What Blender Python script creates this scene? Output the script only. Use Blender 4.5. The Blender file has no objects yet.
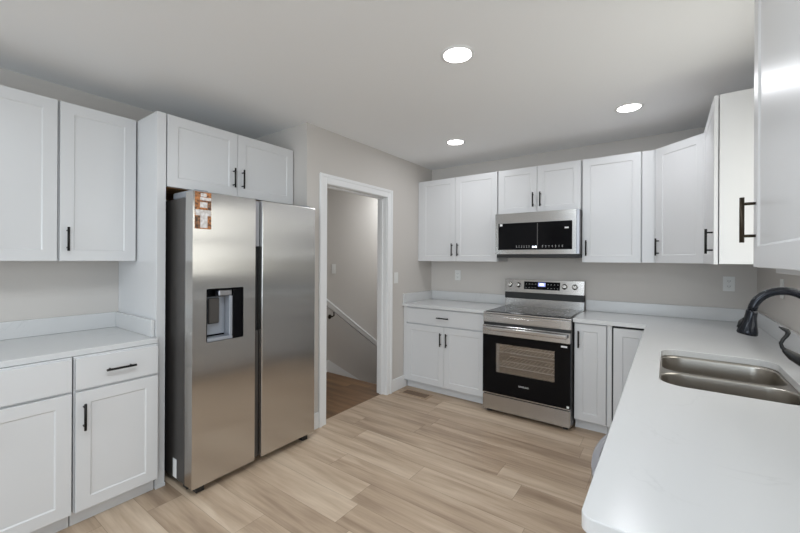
import bpy, bmesh, math, random
from mathutils import Vector, Matrix
PI = math.pi
random.seed(4)
S = bpy.context.scene
C = S.collection
# ------------------------------------------------------------------ camera, world, lights, exposure
cam_d = bpy.data.cameras.new('camera'); cam = bpy.data.objects.new('camera', cam_d); C.objects.link(cam)
F_PX, YAW, PITCH, ROLL, CAM_H, SHIFT = 372.723, 35.737, 0.03, 0.284, 1.384, -7.257
y_, p_, r_ = map(math.radians, (YAW, PITCH, ROLL))
fw = Vector((-math.sin(y_)*math.cos(p_), math.cos(y_)*math.cos(p_), math.sin(p_)))
rt = Vector((math.cos(y_), math.sin(y_), 0)); up = rt.cross(fw)
rt2 = rt*math.cos(r_) + up*math.sin(r_); up2 = -rt*math.sin(r_) + up*math.cos(r_)
cam.matrix_world = Matrix(((rt2.x, up2.x, -fw.x, 0), (rt2.y, up2.y, -fw.y, 0), (rt2.z, up2.z, -fw.z, CAM_H), (0, 0, 0, 1)))
cam_d.sensor_fit = 'HORIZONTAL'; cam_d.sensor_width = 36; cam_d.lens = 36*F_PX/800
cam_d.shift_y = SHIFT/800; cam_d.clip_start = 0.02
S.camera = cam
S.view_settings.view_transform = 'Standard'; S.view_settings.look = 'None'
S.view_settings.gamma = 1; S.view_settings.use_curve_mapping = False
S.view_settings.exposure = 0.2
W = bpy.data.worlds.new('World'); S.world = W; W.use_nodes = True
wn = W.node_tree.nodes; wl = W.node_tree.links
bg = wn['Background']; bg.inputs['Strength'].default_value = 0.25
sky = wn.new('ShaderNodeTexSky'); sky.sky_type = 'HOSEK_WILKIE'; sky.turbidity = 4
sky.sun_direction = (0.6, -0.3, 0.7)
wl.new(sky.outputs[0], bg.inputs['Color'])
def area(name, loc, rot, sx, sy, power, col=(1, 1, 1), spread=180):
    d = bpy.data.lights.new(name, 'AREA'); d.shape = 'RECTANGLE'; d.size = sx; d.size_y = sy
    d.energy = power; d.color = col; d.spread = math.radians(spread)
    o = bpy.data.objects.new(name, d); C.objects.link(o); o.location = loc; o.rotation_euler = rot
    return o
# daylight entering by the window over the sink, then added fill lamps out of view
area('daylight_sink_window', (0.66, 2.075, 1.62), (0, PI/2, 0), 0.98, 0.86, 8.5, (1.0, 1.0, 0.93))
area('rear_fill', (-0.75, -5.72, 1.25), (PI/2, 0, 0), 2.3, 2.2, 100, (0.78, 0.90, 1.0))  # added fill lamp behind the camera; its rear opening is invented
area('side_fill', (0.67, -1.1, 1.35), (0, PI/2, 0), 1.8, 2.0, 20, (0.80, 0.91, 1.0))  # added fill lamp at an invented side opening, brightens left cabinets and refrigerator
area('ceiling_fill', (-0.9, 0.2, 2.44), (0, 0, 0), 0.8, 0.8, 22, (0.86, 0.94, 1.0))  # added soft overhead fill, no real fixture here
area('stair_fill', (-2.93, 4.6, 2.44), (0, 0, 0), 0.5, 0.7, 14, (0.92, 0.97, 1.0))  # fill lamp added under the closed stair ceiling to brighten the hall

# ------------------------------------------------------------------ materials
def mat(name, col=(0.8, 0.8, 0.8), rough=0.5, metal=0.0, **kw):
    m = bpy.data.materials.new(name); m.use_nodes = True
    b = m.node_tree.nodes['Principled BSDF']
    b.inputs['Base Color'].default_value = (*col, 1); b.inputs['Roughness'].default_value = rough
    b.inputs['Metallic'].default_value = metal
    for k, v in kw.items():
        b.inputs[k].default_value = v
    return m
def nt(m): return m.node_tree.nodes, m.node_tree.links, m.node_tree.nodes['Principled BSDF']
def noise_bump(m, scale=(60, 60, 60), strength=0.05, dist=0.002, detail=2):
    n, l, b = nt(m)
    tc = n.new('ShaderNodeTexCoord'); mp = n.new('ShaderNodeMapping'); mp.inputs['Scale'].default_value = scale
    no = n.new('ShaderNodeTexNoise'); no.inputs['Scale'].default_value = 1; no.inputs['Detail'].default_value = detail
    bu = n.new('ShaderNodeBump'); bu.inputs['Strength'].default_value = strength; bu.inputs['Distance'].default_value = dist
    l.new(tc.outputs['Object'], mp.inputs[0]); l.new(mp.outputs[0], no.inputs['Vector'])
    l.new(no.outputs['Fac'], bu.inputs['Height']); l.new(bu.outputs[0], b.inputs['Normal'])
    return no
def tint_noise(m, c1, c2, scale=(2, 2, 2), detail=4, lo=0.35, hi=0.65):
    n, l, b = nt(m)
    tc = n.new('ShaderNodeTexCoord'); mp = n.new('ShaderNodeMapping'); mp.inputs['Scale'].default_value = scale
    no = n.new('ShaderNodeTexNoise'); no.inputs['Scale'].default_value = 1; no.inputs['Detail'].default_value = detail
    cr = n.new('ShaderNodeValToRGB')
    cr.color_ramp.elements[0].position = lo; cr.color_ramp.elements[0].color = (*c1, 1)
    cr.color_ramp.elements[1].position = hi; cr.color_ramp.elements[1].color = (*c2, 1)
    l.new(tc.outputs['Object'], mp.inputs[0]); l.new(mp.outputs[0], no.inputs['Vector'])
    l.new(no.outputs['Fac'], cr.inputs[0]); l.new(cr.outputs[0], b.inputs['Base Color'])
M = {}
M['wall'] = mat('wall_paint', (0.625, 0.59, 0.555), 0.75); noise_bump(M['wall'], (180, 180, 180), 0.04)
M['ceiling'] = mat('ceiling_paint', (0.92, 0.925, 0.93), 0.9); noise_bump(M['ceiling'], (120, 120, 120), 0.05)
M['white'] = mat('cabinet_paint', (0.68, 0.68, 0.685), 0.32); noise_bump(M['white'], (40, 40, 40), 0.01)
M['trim'] = mat('trim_paint', (0.84, 0.84, 0.84), 0.35); noise_bump(M['trim'], (50, 50, 50), 0.01)
M['black'] = mat('black_metal', (0.012, 0.011, 0.010), 0.38, 0.6); noise_bump(M['black'], (200, 200, 200), 0.02)
M['bronze'] = mat('bronze_metal', (0.045, 0.034, 0.022), 0.35, 0.7); noise_bump(M['bronze'], (200, 200, 200), 0.02)
M['faucet'] = mat('faucet_black', (0.018, 0.02, 0.026), 0.22, 0.5); noise_bump(M['faucet'], (100, 100, 100), 0.01)
M['rubber'] = mat('black_plastic', (0.012, 0.012, 0.012), 0.5); noise_bump(M['rubber'], (100, 100, 100), 0.02)
M['glass_black'] = mat('black_glass', (0.004, 0.004, 0.005), 0.06, 0.0, **{'Specular IOR Level': 0.12}); noise_bump(M['glass_black'], (4, 4, 4), 0.003)
M['plastic'] = mat('white_plastic', (0.80, 0.80, 0.78), 0.4); noise_bump(M['plastic'], (80, 80, 80), 0.01)
M['slot'] = mat('outlet_slot', (0.25, 0.25, 0.25), 0.6); noise_bump(M['slot'])
M['dark_gap'] = mat('gap_shade_paint', (0.02, 0.02, 0.02), 0.7); noise_bump(M['dark_gap'])
M['ply'] = mat('raw_plywood', (0.42, 0.22, 0.09), 0.7); tint_noise(M['ply'], (0.30, 0.14, 0.05), (0.52, 0.30, 0.13), (6, 60, 6))
M['grey_side'] = mat('fridge_side_paint', (0.10, 0.093, 0.088), 0.34, 0.5); noise_bump(M['grey_side'], (300, 300, 300), 0.05)
M['paper'] = mat('label_paper', (0.82, 0.82, 0.82), 0.6); noise_bump(M['paper'], (60, 60, 60), 0.01)
M['disp_grey'] = mat('dispenser_plastic', (0.36, 0.38, 0.42), 0.3, 0.3); noise_bump(M['disp_grey'], (60, 60, 60), 0.01)
M['st_orange'] = mat('sticker_orange', (0.50, 0.17, 0.05), 0.4); tint_noise(M['st_orange'], (0.10, 0.04, 0.02), (0.62, 0.24, 0.07), (70, 70, 70))
M['st_brown'] = mat('sticker_brown', (0.16, 0.07, 0.035), 0.4); tint_noise(M['st_brown'], (0.05, 0.03, 0.02), (0.35, 0.16, 0.07), (80, 80, 80))
M['st_white'] = mat('sticker_white', (0.72, 0.68, 0.66), 0.4); tint_noise(M['st_white'], (0.55, 0.50, 0.47), (0.80, 0.77, 0.76), (60, 60, 60))
def steel(name, col, rough, aniso=0.0, axis='Z', scale=(400, 400, 4), rot=0.0):
    m = mat(name, col, rough, 1.0, Anisotropic=aniso, **{'Anisotropic Rotation': rot})
    n, l, b = nt(m)
    if aniso:
        tg = n.new('ShaderNodeTangent'); tg.direction_type = 'RADIAL'; tg.axis = axis; l.new(tg.outputs[0], b.inputs['Tangent'])
    tc = n.new('ShaderNodeTexCoord'); mp = n.new('ShaderNodeMapping'); mp.inputs['Scale'].default_value = scale
    no = n.new('ShaderNodeTexNoise'); no.inputs['Scale'].default_value = 1; no.inputs['Detail'].default_value = 1
    mr = n.new('ShaderNodeMapRange'); mr.inputs['To Min'].default_value = rough*0.98; mr.inputs['To Max'].default_value = rough*1.02
    l.new(tc.outputs['Object'], mp.inputs[0]); l.new(mp.outputs[0], no.inputs['Vector'])
    l.new(no.outputs['Fac'], mr.inputs['Value']); l.new(mr.outputs[0], b.inputs['Roughness'])
    return m
M['steel'] = steel('stainless_steel', (0.60, 0.585, 0.565), 0.21, 1.0, 'Z', (400, 400, 4), 0.0)
noise_bump(M['steel'], (2.2, 2.2, 3.5), 0.12, 0.006, 1)
M['steel_front'] = steel('stainless_front', (0.46, 0.45, 0.44), 0.22, 0.5, 'X', (3, 60, 60))
M['sink_steel'] = steel('sink_steel', (0.46, 0.43, 0.39), 0.30)
M['grey_metal'] = steel('grey_metal', (0.36, 0.36, 0.38), 0.35)
M['cooktop'] = mat('cooktop_glass', (0.03, 0.03, 0.032), 0.12, 0.0, **{'Specular IOR Level': 0.3, 'Coat Weight': 0.05, 'Coat Roughness': 0.1}); noise_bump(M['cooktop'], (5, 5, 5), 0.003)
def emis(name, col, strength):
    m = bpy.data.materials.new(name); m.use_nodes = True
    b = m.node_tree.nodes['Principled BSDF']
    b.inputs['Base Color'].default_value = (0.8, 0.8, 0.8, 1)
    b.inputs['Emission Color'].default_value = (*col, 1); b.inputs['Emission Strength'].default_value = strength
    return m
M['lamp'] = emis('led_lens', (1.0, 0.98, 0.95), 9.0)
M['led'] = emis('display_digits', (0.75, 0.85, 1.0), 2.2)
M['led_blue'] = emis('display_glow', (0.05, 0.10, 0.75), 0.7)
M['icon'] = emis('display_icons', (0.8, 0.85, 0.9), 0.10)
def glassy(name, gloss, col, tcol=(1, 1, 1)):
    m = bpy.data.materials.new(name); m.use_nodes = True
    n = m.node_tree.nodes; l = m.node_tree.links; n.remove(n['Principled BSDF'])
    g = n.new('ShaderNodeBsdfGlossy'); g.inputs['Roughness'].default_value = 0.03; g.inputs['Color'].default_value = (*col, 1)
    t = n.new('ShaderNodeBsdfTransparent'); t.inputs['Color'].default_value = (*tcol, 1)
    mx = n.new('ShaderNodeMixShader'); mx.inputs[0].default_value = gloss
    l.new(t.outputs[0], mx.inputs[1]); l.new(g.outputs[0], mx.inputs[2]); l.new(mx.outputs[0], n['Material Output'].inputs[0])
    return m
M['pane'] = glassy('window_glass', 0.06, (1, 1, 1))
M['oven_glass'] = glassy('oven_window_glass', 0.20, (0.9, 0.85, 0.8), (0.8, 0.8, 0.8))
# quartz
m = M['quartz'] = mat('white_quartz', (0.66, 0.66, 0.66), 0.22)
n, l, b = nt(m)
tc = n.new('ShaderNodeTexCoord')
n1 = n.new('ShaderNodeTexNoise'); n1.inputs['Scale'].default_value = 3.2; n1.inputs['Detail'].default_value = 6; n1.inputs['Distortion'].default_value = 1.4
r1 = n.new('ShaderNodeValToRGB'); e = r1.color_ramp.elements
e[0].position = 0.485; e[0].color = (0, 0, 0, 1); e[1].position = 0.5; e[1].color = (1, 1, 1, 1)
k = r1.color_ramp.elements.new(0.515); k.color = (0, 0, 0, 1)
n2 = n.new('ShaderNodeTexNoise'); n2.inputs['Scale'].default_value = 5; n2.inputs['Detail'].default_value = 2
r2 = n.new('ShaderNodeValToRGB'); r2.color_ramp.elements[0].position = 0.5; r2.color_ramp.elements[1].position = 0.75
mu = n.new('ShaderNodeMath'); mu.operation = 'MULTIPLY'
mx = n.new('ShaderNodeMix'); mx.data_type = 'RGBA'
mx.inputs['A'].default_value = (0.66, 0.66, 0.66, 1); mx.inputs['B'].default_value = (0.60, 0.60, 0.60, 1)
l.new(tc.outputs['Object'], n1.inputs['Vector']); l.new(tc.outputs['Object'], n2.inputs['Vector'])
l.new(n1.outputs['Fac'], r1.inputs[0]); l.new(n2.outputs['Fac'], r2.inputs[0])
l.new(r1.outputs[0], mu.inputs[0]); l.new(r2.outputs[0], mu.inputs[1]); l.new(mu.outputs[0], mx.inputs['Factor'])
l.new(mx.outputs['Result'], b.inputs['Base Color'])
# plank floors (boards run along X)
def plank(name, cols, seam, wid=0.182, length=1.25, rough=0.42):
    m = mat(name, cols[1], rough); n, l, b = nt(m)
    def math_(op, a, b_=None, c=None):
        q = n.new('ShaderNodeMath'); q.operation = op
        for i, v in enumerate((a, b_, c)):
            if v is None: continue
            if isinstance(v, (int, float)): q.inputs[i].default_value = v
            else: l.new(v, q.inputs[i])
        return q.outputs[0]
    tc = n.new('ShaderNodeTexCoord'); sp = n.new('ShaderNodeSeparateXYZ'); l.new(tc.outputs['Object'], sp.inputs[0])
    yy = math_('DIVIDE', math_('ADD', sp.outputs['Y'], 50*wid + 0.06), wid); row = math_('FLOOR', yy); fy = math_('FRACT', yy)
    wn1 = n.new('ShaderNodeTexWhiteNoise'); wn1.noise_dimensions = '1D'; l.new(row, wn1.inputs['W'])
    xx = math_('ADD', math_('DIVIDE', sp.outputs['X'], length), math_('ADD', math_('MULTIPLY', wn1.outputs['Value'], 7.0), 20.0))
    col = math_('FLOOR', xx); fx = math_('FRACT', xx)
    cb = n.new('ShaderNodeCombineXYZ'); l.new(row, cb.inputs[0]); l.new(col, cb.inputs[1])
    wn2 = n.new('ShaderNodeTexWhiteNoise'); wn2.noise_dimensions = '2D'; l.new(cb.outputs[0], wn2.inputs['Vector'])
    # grain, shifted per board
    off = math_('MULTIPLY', wn2.outputs['Value'], 37.0)
    cg = n.new('ShaderNodeCombineXYZ')
    l.new(math_('ADD', math_('MULTIPLY', sp.outputs['X'], 1.1), off), cg.inputs[0]); l.new(math_('MULTIPLY', sp.outputs['Y'], 11.0), cg.inputs[1]); l.new(off, cg.inputs[2])
    g1 = n.new('ShaderNodeTexNoise'); g1.inputs['Scale'].default_value = 1.0; g1.inputs['Detail'].default_value = 3; g1.inputs['Distortion'].default_value = 0.6
    l.new(cg.outputs[0], g1.inputs['Vector'])
    cg2 = n.new('ShaderNodeCombineXYZ')
    l.new(math_('ADD', math_('MULTIPLY', sp.outputs['X'], 6.0), off), cg2.inputs[0]); l.new(math_('MULTIPLY', sp.outputs['Y'], 95.0), cg2.inputs[1]); l.new(off, cg2.inputs[2])
    g2 = n.new('ShaderNodeTexNoise'); g2.inputs['Scale'].default_value = 1.0; g2.inputs['Detail'].default_value = 3
    l.new(cg2.outputs[0], g2.inputs['Vector'])
    f = math_('ADD', math_('MULTIPLY', wn2.outputs['Value'], 0.24), math_('ADD', math_('MULTIPLY', g1.outputs['Fac'], 0.95), math_('MULTIPLY', g2.outputs['Fac'], 0.24)))
    f = math_('SUBTRACT', f, 0.215)
    cr = n.new('ShaderNodeValToRGB'); el = cr.color_ramp.elements
    el[0].position = 0.22; el[0].color = (*cols[0], 1); el[1].position = 0.78; el[1].color = (*cols[2], 1)
    mid = el.new(0.5); mid.color = (*cols[1], 1)
    l.new(f, cr.inputs[0])
    sy = math_('MINIMUM', fy, math_('SUBTRACT', 1.0, fy)); sx = math_('MINIMUM', fx, math_('SUBTRACT', 1.0, fx))
    s1 = math_('LESS_THAN', sy, 0.0012/wid); s2 = math_('LESS_THAN', sx, 0.0014/length)
    sm = math_('MULTIPLY', math_('MAXIMUM', s1, s2), 0.45)
    mx = n.new('ShaderNodeMix'); mx.data_type = 'RGBA'; mx.inputs['B'].default_value = (*seam, 1)
    l.new(cr.outputs[0], mx.inputs['A']); l.new(sm, mx.inputs['Factor']); l.new(mx.outputs['Result'], b.inputs['Base Color'])
    bu = n.new('ShaderNodeBump'); bu.inputs['Strength'].default_value = 0.06; bu.inputs['Distance'].default_value = 0.002
    l.new(g2.outputs['Fac'], bu.inputs['Height']); l.new(bu.outputs[0], b.inputs['Normal'])
    return m
M['floor'] = plank('oak_plank', ((0.31, 0.217, 0.148), (0.51, 0.382, 0.272), (0.69, 0.555, 0.42)), (0.12, 0.08, 0.05))
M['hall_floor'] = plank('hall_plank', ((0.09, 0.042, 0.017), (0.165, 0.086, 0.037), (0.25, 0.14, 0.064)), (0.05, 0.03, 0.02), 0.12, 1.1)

# ------------------------------------------------------------------ mesh helpers
def box(bm, x0, x1, y0, y1, z0, z1, bev=0.0, seg=1):
    mtx = Matrix.Translation(((x0+x1)/2, (y0+y1)/2, (z0+z1)/2)) @ Matrix.Diagonal((abs(x1-x0), abs(y1-y0), abs(z1-z0), 1))
    r = bmesh.ops.create_cube(bm, size=1.0, matrix=mtx)
    if bev:
        es = list({e for v in r['verts'] for e in v.link_edges})
        bmesh.ops.bevel(bm, geom=es, offset=bev, segments=seg, profile=0.5, affect='EDGES')
def quad(bm, pts): return bm.faces.new([bm.verts.new(p) for p in pts])
def tube(bm, pts, rad, seg=12, cap=True):
    pts = [Vector(p) for p in pts]; n = len(pts); rings = []
    rads = rad if isinstance(rad, (list, tuple)) else [rad]*n
    t0 = (pts[1]-pts[0]).normalized(); a = t0.orthogonal().normalized()
    for i, p in enumerate(pts):
        t = (pts[min(i+1, n-1)]-pts[max(i-1, 0)]).normalized()
        a = (a - t*a.dot(t)).normalized(); b = t.cross(a)
        rings.append([bm.verts.new(p + (a*math.cos(2*PI*k/seg) + b*math.sin(2*PI*k/seg))*rads[i]) for k in range(seg)])
    for i in range(n-1):
        for k in range(seg):
            f = bm.faces.new((rings[i][k], rings[i][(k+1) % seg], rings[i+1][(k+1) % seg], rings[i+1][k])); f.smooth = True
    if cap: bm.faces.new(rings[0][::-1]); bm.faces.new(rings[-1])
def lathe(bm, prof, mtx=Matrix(), seg=32):
    rings = []
    for (r, z) in prof:
        rings.append([bm.verts.new(mtx @ Vector((r*math.cos(2*PI*k/seg), r*math.sin(2*PI*k/seg), z))) for k in range(seg)])
    for i in range(len(prof)-1):
        for k in range(seg):
            f = bm.faces.new((rings[i][k], rings[i][(k+1) % seg], rings[i+1][(k+1) % seg], rings[i+1][k])); f.smooth = True
    bm.faces.new(rings[0][::-1]); bm.faces.new(rings[-1])
def rrect(x0, x1, y0, y1, r, seg=6):
    out = []
    for cx, cy, a0 in ((x1-r, y1-r, 0), (x0+r, y1-r, PI/2), (x0+r, y0+r, PI), (x1-r, y0+r, 1.5*PI)):
        for i in range(seg+1):
            a = a0 + PI/2*i/seg; out.append((cx+r*math.cos(a), cy+r*math.sin(a)))
    return out
def prism(bm, loops, z0, z1):
    """vertical prism over an outline with optional holes"""
    edges = []; 
    for lp in loops:
        vs = [bm.verts.new((x, y, z1)) for x, y in lp]
        edges += [bm.edges.new((vs[i], vs[(i+1) % len(vs)])) for i in range(len(vs))]
    r = bmesh.ops.triangle_fill(bm, use_beauty=True, use_dissolve=False, edges=edges)
    fs = [g for g in r['geom'] if isinstance(g, bmesh.types.BMFace)]
    ex = bmesh.ops.extrude_face_region(bm, geom=fs)
    bmesh.ops.translate(bm, verts=[g for g in ex['geom'] if isinstance(g, bmesh.types.BMVert)], vec=(0, 0, z0-z1))
    bmesh.ops.recalc_face_normals(bm, faces=bm.faces[:])
def wall_prism(bm, prof, mtx, d):
    """extrude outline prof (u,v) by d along local z, through matrix"""
    b2 = [bm.verts.new(mtx @ Vector((u, v, 0))) for u, v in prof]; t2 = [bm.verts.new(mtx @ Vector((u, v, d))) for u, v in prof]
    bm.faces.new(b2[::-1]); bm.faces.new(t2); k = len(prof)
    for i in range(k): bm.faces.new((b2[i], b2[(i+1) % k], t2[(i+1) % k], t2[i]))
def obj(name, bm, m, parent=None, recalc=True, label=None):
    if recalc: bmesh.ops.recalc_face_normals(bm, faces=bm.faces[:])
    me = bpy.data.meshes.new(name); bm.to_mesh(me); bm.free()
    for k in (m if isinstance(m, (list, tuple)) else [m]): me.materials.append(k)
    o = bpy.data.objects.new(name, me); C.objects.link(o)
    if parent: o.parent = parent
    if label: o['label'] = label
    return o
def nb(): return bmesh.new()
def bobj(name, boxes, m, parent=None, bev=0.0, label=None):
    bm = nb()
    for b_ in boxes: box(bm, *b_, bev)
    return obj(name, bm, m, parent, label=label)
def thing(name, label, cat, loc=(0, 0, 0), rz=0.0, group=None):
    o = bpy.data.objects.new(name, None); C.objects.link(o); o.empty_display_size = 0.05
    o.location = loc; o.rotation_euler = (0, 0, rz); o['label'] = label; o['category'] = cat
    if group: o['group'] = group
    return o
def tag(o, label, cat, group=None):
    o['label'] = label; o['category'] = cat
    if group: o['group'] = group
    return o
def struct(name, boxes, m, parent=None, bev=0.0):
    o = bobj(name, boxes, m, parent, bev)
    if not parent: o['kind'] = 'structure'
    return o

# ------------------------------------------------------------------ the room
XL, XD, XR, YW, ZC, YR = -3.10, -2.331, 0.55, 3.89, 2.468, 1.968
YB, XS = -5.6, -3.40          # rear wall, far wall of the stair hall
YE = 3.2                      # edge of the stair landing
struct('floor', [(XL-0.1, XR+0.1, YB-0.1, YR+0.001, -0.08, 0), (XD-0.06, XR+0.1, YR+0.001, YW+0.1, -0.08, 0)], M['floor'])
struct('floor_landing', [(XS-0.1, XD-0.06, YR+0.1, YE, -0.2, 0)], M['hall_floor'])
struct('ceiling', [(XS-0.2, XR+0.15, YB-0.1, YW+1.7, ZC, ZC+0.1)], M['ceiling'])
struct('wall_left', [(XL-0.1, XL, YB, YR, 0, ZC)], M['wall'])
struct('wall_return', [(XS-0.1, XD, YR, YR+0.1, 0, ZC)], M['wall'])
DY0, DY1, DZ = 2.178, 3.002, 2.012
struct('wall_doorway', [(XD-0.12, XD, YR+0.1, DY0-0.02, 0, ZC), (XD-0.12, XD, DY1+0.02, YW, 0, ZC), (XD-0.12, XD, DY0-0.02, DY1+0.02, DZ+0.02, ZC),
                        (XD-0.12, XD-0.02, YW, YW+1.6, -2.6, ZC), (XD-0.12, XD-0.061, YE+0.001, YW, -2.6, 0)], M['wall'])
struct('wall_range', [(XD-0.02, XR+0.1, YW, YW+0.1, 0, ZC)], M['wall'])
struct('wall_stair', [(XS-0.1, XS, YR+0.1, YW+1.6, -2.6, ZC)], M['wall'])
struct('wall_stair_end', [(XS-0.1, XD-0.02, YW+1.6, YW+1.7, -2.6, ZC)], M['wall'])
WY0, WY1, WZ0, WZ1 = 1.63, 2.52, 1.12, 2.12
struct('wall_right', [(XR, XR+0.12, YB, -2.1, 0, ZC), (XR, XR+0.12, -0.1, WY0, 0, ZC), (XR, XR+0.12, -2.1, -0.1, 0, 0.45), (XR, XR+0.12, -2.1, -0.1, 2.25, ZC), (XR, XR+0.12, WY1, YW, 0, ZC), (XR, XR+0.12, WY0, WY1, 0, WZ0), (XR, XR+0.12, WY0, WY1, WZ1, ZC)], M['wall'])
struct('wall_rear', [(XL, -1.9, YB-0.1, YB, 0, ZC), (0.4, XR, YB-0.1, YB, 0, ZC), (-1.9, 0.4, YB-0.1, YB, 2.35, ZC), (-1.9, 0.4, YB-0.1, YB, 0, 0.1)], M['wall'])
# window over the sink
w1 = struct('window_1', [(XR-0.012, XR-0.001, WY0-0.02, WY0, WZ0-0.02, WZ1+0.05), (XR-0.012, XR-0.001, WY1, WY1+0.02, WZ0-0.02, WZ1+0.05), (XR-0.012, XR-0.001, WY0, WY1, WZ1, WZ1+0.05)], M['trim'], None, 0.002)
struct('window_frame', [(XR+0.03, XR+0.08, WY0, WY0+0.04, WZ0, WZ1), (XR+0.03, XR+0.08, WY1-0.04, WY1, WZ0, WZ1), (XR+0.03, XR+0.08, WY0+0.04, WY1-0.04, WZ0, WZ0+0.05),
                        (XR+0.03, XR+0.08, WY0+0.04, WY1-0.04, WZ1-0.04, WZ1), (XR+0.035, XR+0.075, WY0+0.04, WY1-0.04, 1.60, 1.64)], M['trim'], w1, 0.003)
struct('window_sill', [(XR-0.03, XR+0.03, WY0-0.02, WY1+0.02, WZ0-0.02, WZ0)], M['trim'], w1, 0.003)
struct('pane', [(XR+0.052, XR+0.057, WY0+0.04, WY1-0.04, WZ0+0.05, WZ1-0.04)], M['pane'], w1)
# door casing and jamb (open doorway)
d1 = struct('door_1', [(XD-0.12, XD, DY0-0.02, DY0, 0, DZ), (XD-0.12, XD, DY1, DY1+0.02, 0, DZ), (XD-0.12, XD, DY0-0.02, DY1+0.02, DZ, DZ+0.02)], M['trim'], None, 0.002)
def casing(parent, x0, x1):
    bm = nb()
    for a, b_ in ((DY0-0.082, DY0-0.003), (DY1+0.003, DY1+0.082)):
        box(bm, x0, x1, a, b_, 0.0, DZ+0.082, 0.004)
    box(bm, x0, x1, DY0-0.003, DY1+0.003, DZ+0.003, DZ+0.082, 0.004)
    for a, b_ in ((DY0-0.082, DY0-0.055), (DY1+0.055, DY1+0.082)):
        box(bm, x1-0.001, x1+0.006, a, b_, 0.0, DZ+0.082, 0.002)
    box(bm, x1-0.001, x1+0.006, DY0-0.055, DY1+0.055, DZ+0.055, DZ+0.082, 0.002)
    obj('door_casing', bm, M['trim'], parent)
casing(d1, XD, XD+0.016)
struct('door_stop', [(XD-0.08, XD-0.045, DY0, DY0+0.012, 0, DZ), (XD-0.08, XD-0.045, DY1-0.012, DY1, 0, DZ), (XD-0.08, XD-0.045, DY0, DY1, DZ-0.012, DZ)], M['trim'], d1, 0.002)
def baseboard(name, x0, x1, y0, y1, h=0.13):
    o = struct(name, [(x0, x1, y0, y1, 0, h)], M['trim'], None, 0.004)
baseboard('baseboard_doorway_near', XD, XD+0.014, YR, DY0-0.083)
baseboard('baseboard_doorway_far', XD, XD+0.014, DY1+0.083, 3.36)
baseboard('baseboard_left', XL, XL+0.014, YB, -0.25)
baseboard('baseboard_right', XR-0.014, XR, YB, 0.75)
# stair hall: skirt board, treads going down, handrail
bm = nb()
wall_prism(bm, [(YR+0.1, 0), (YR+0.1, 0.14), (YE+0.02, 0.14), (YE+1.9, 0.14-1.88*0.69), (YE+1.9, -0.25-1.9*0.69), (YE+0.005, -0.25), (YE+0.005, 0)], Matrix(((0, 0, 1, XS), (1, 0, 0, 0), (0, 1, 0, 0), (0, 0, 0, 1))), 0.016)
o = obj('trim_stair_skirt', bm, M['trim']); o['kind'] = 'structure'
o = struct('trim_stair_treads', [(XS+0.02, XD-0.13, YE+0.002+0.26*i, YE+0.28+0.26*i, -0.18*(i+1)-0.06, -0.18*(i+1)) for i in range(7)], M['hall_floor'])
hr = thing('handrail', 'white wooden handrail slanting down the stairway wall beyond the doorway', 'handrail')
bm = nb()
A = Vector((XS+0.075, 3.02, 0.93)); B = Vector((XS+0.075, 5.0, 0.93-1.98*0.70)); dv = (B-A).normalized()
up_ = Vector((1, 0, 0)).cross(dv).normalized(); up_ = up_ if up_.z > 0 else -up_
prof = [(-0.022, -0.032), (0.022, -0.032), (0.026, 0.0), (0.030, 0.012), (0.022, 0.034), (-0.022, 0.034), (-0.030, 0.012), (-0.026, 0.0)]
r0 = [bm.verts.new(A + Vector((a, 0, 0)) + up_*b_) for a, b_ in prof]; r1_ = [bm.verts.new(B + Vector((a, 0, 0)) + up_*b_) for a, b_ in prof]
bm.faces.new(r0[::-1]); bm.faces.new(r1_)
for i in range(8): bm.faces.new((r0[i], r0[(i+1) % 8], r1_[(i+1) % 8], r1_[i]))
obj('rail', bm, M['trim'], hr)
for yy in (3.24, 4.6):
    p = A + dv*((yy-3.02)/dv.y)
    bm = nb(); tube(bm, [(XS+0.002, yy, p.z-0.105), (XS+0.05, yy, p.z-0.10), (XS+0.075, yy, p.z-0.085), (XS+0.075, yy, p.z-0.038)], 0.008, 8)
    lathe(bm, [(0.028, 0), (0.026, 0.006), (0.012, 0.008)], Matrix.Translation((XS+0.001, yy, p.z-0.105)) @ Matrix.Rotation(PI/2, 4, 'Y'), 16)
    obj('bracket', bm, M['bronze'], hr, label='dark bronze rail bracket')

# ------------------------------------------------------------------ cabinet builders (local: x width, y depth with the front at y=0, z up)
SH = 0.019
def shaker(bm, x0, x1, z0, z1, fr=0.060, dep=0.005, y=0.0):
    """framed door or drawer front: thick slab with a recessed flat centre"""
    f, bk, c = y, y+SH, 0.0015
    o = [(x0, z0), (x1, z0), (x1, z1), (x0, z1)]
    oc = [(x0+c, z0+c), (x1-c, z0+c), (x1-c, z1-c), (x0+c, z1-c)]
    i1 = [(x0+fr, z0+fr), (x1-fr, z0+fr), (x1-fr, z1-fr), (x0+fr, z1-fr)]
    g = fr+0.006
    i2 = [(x0+g, z0+g), (x1-g, z0+g), (x1-g, z1-g), (x0+g, z1-g)]
    V = lambda L, yy: [bm.verts.new((a, yy, b_)) for a, b_ in L]
    rb, ro, rf, ri, rp = V(o, bk), V(o, f+c), V(oc, f), V(i1, f), V(i2, f+dep)
    for q, w in ((rb, ro), (ro, rf), (rf, ri), (ri, rp)):
        for k in range(4): bm.faces.new((q[k], q[(k+1) % 4], w[(k+1) % 4], w[k]))
    bm.faces.new(rp); bm.faces.new(rb[::-1])
def slab(bm, x0, x1, z0, z1, y=0.0): box(bm, x0, x1, y, y+SH, z0, z1, 0.0015)
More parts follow.
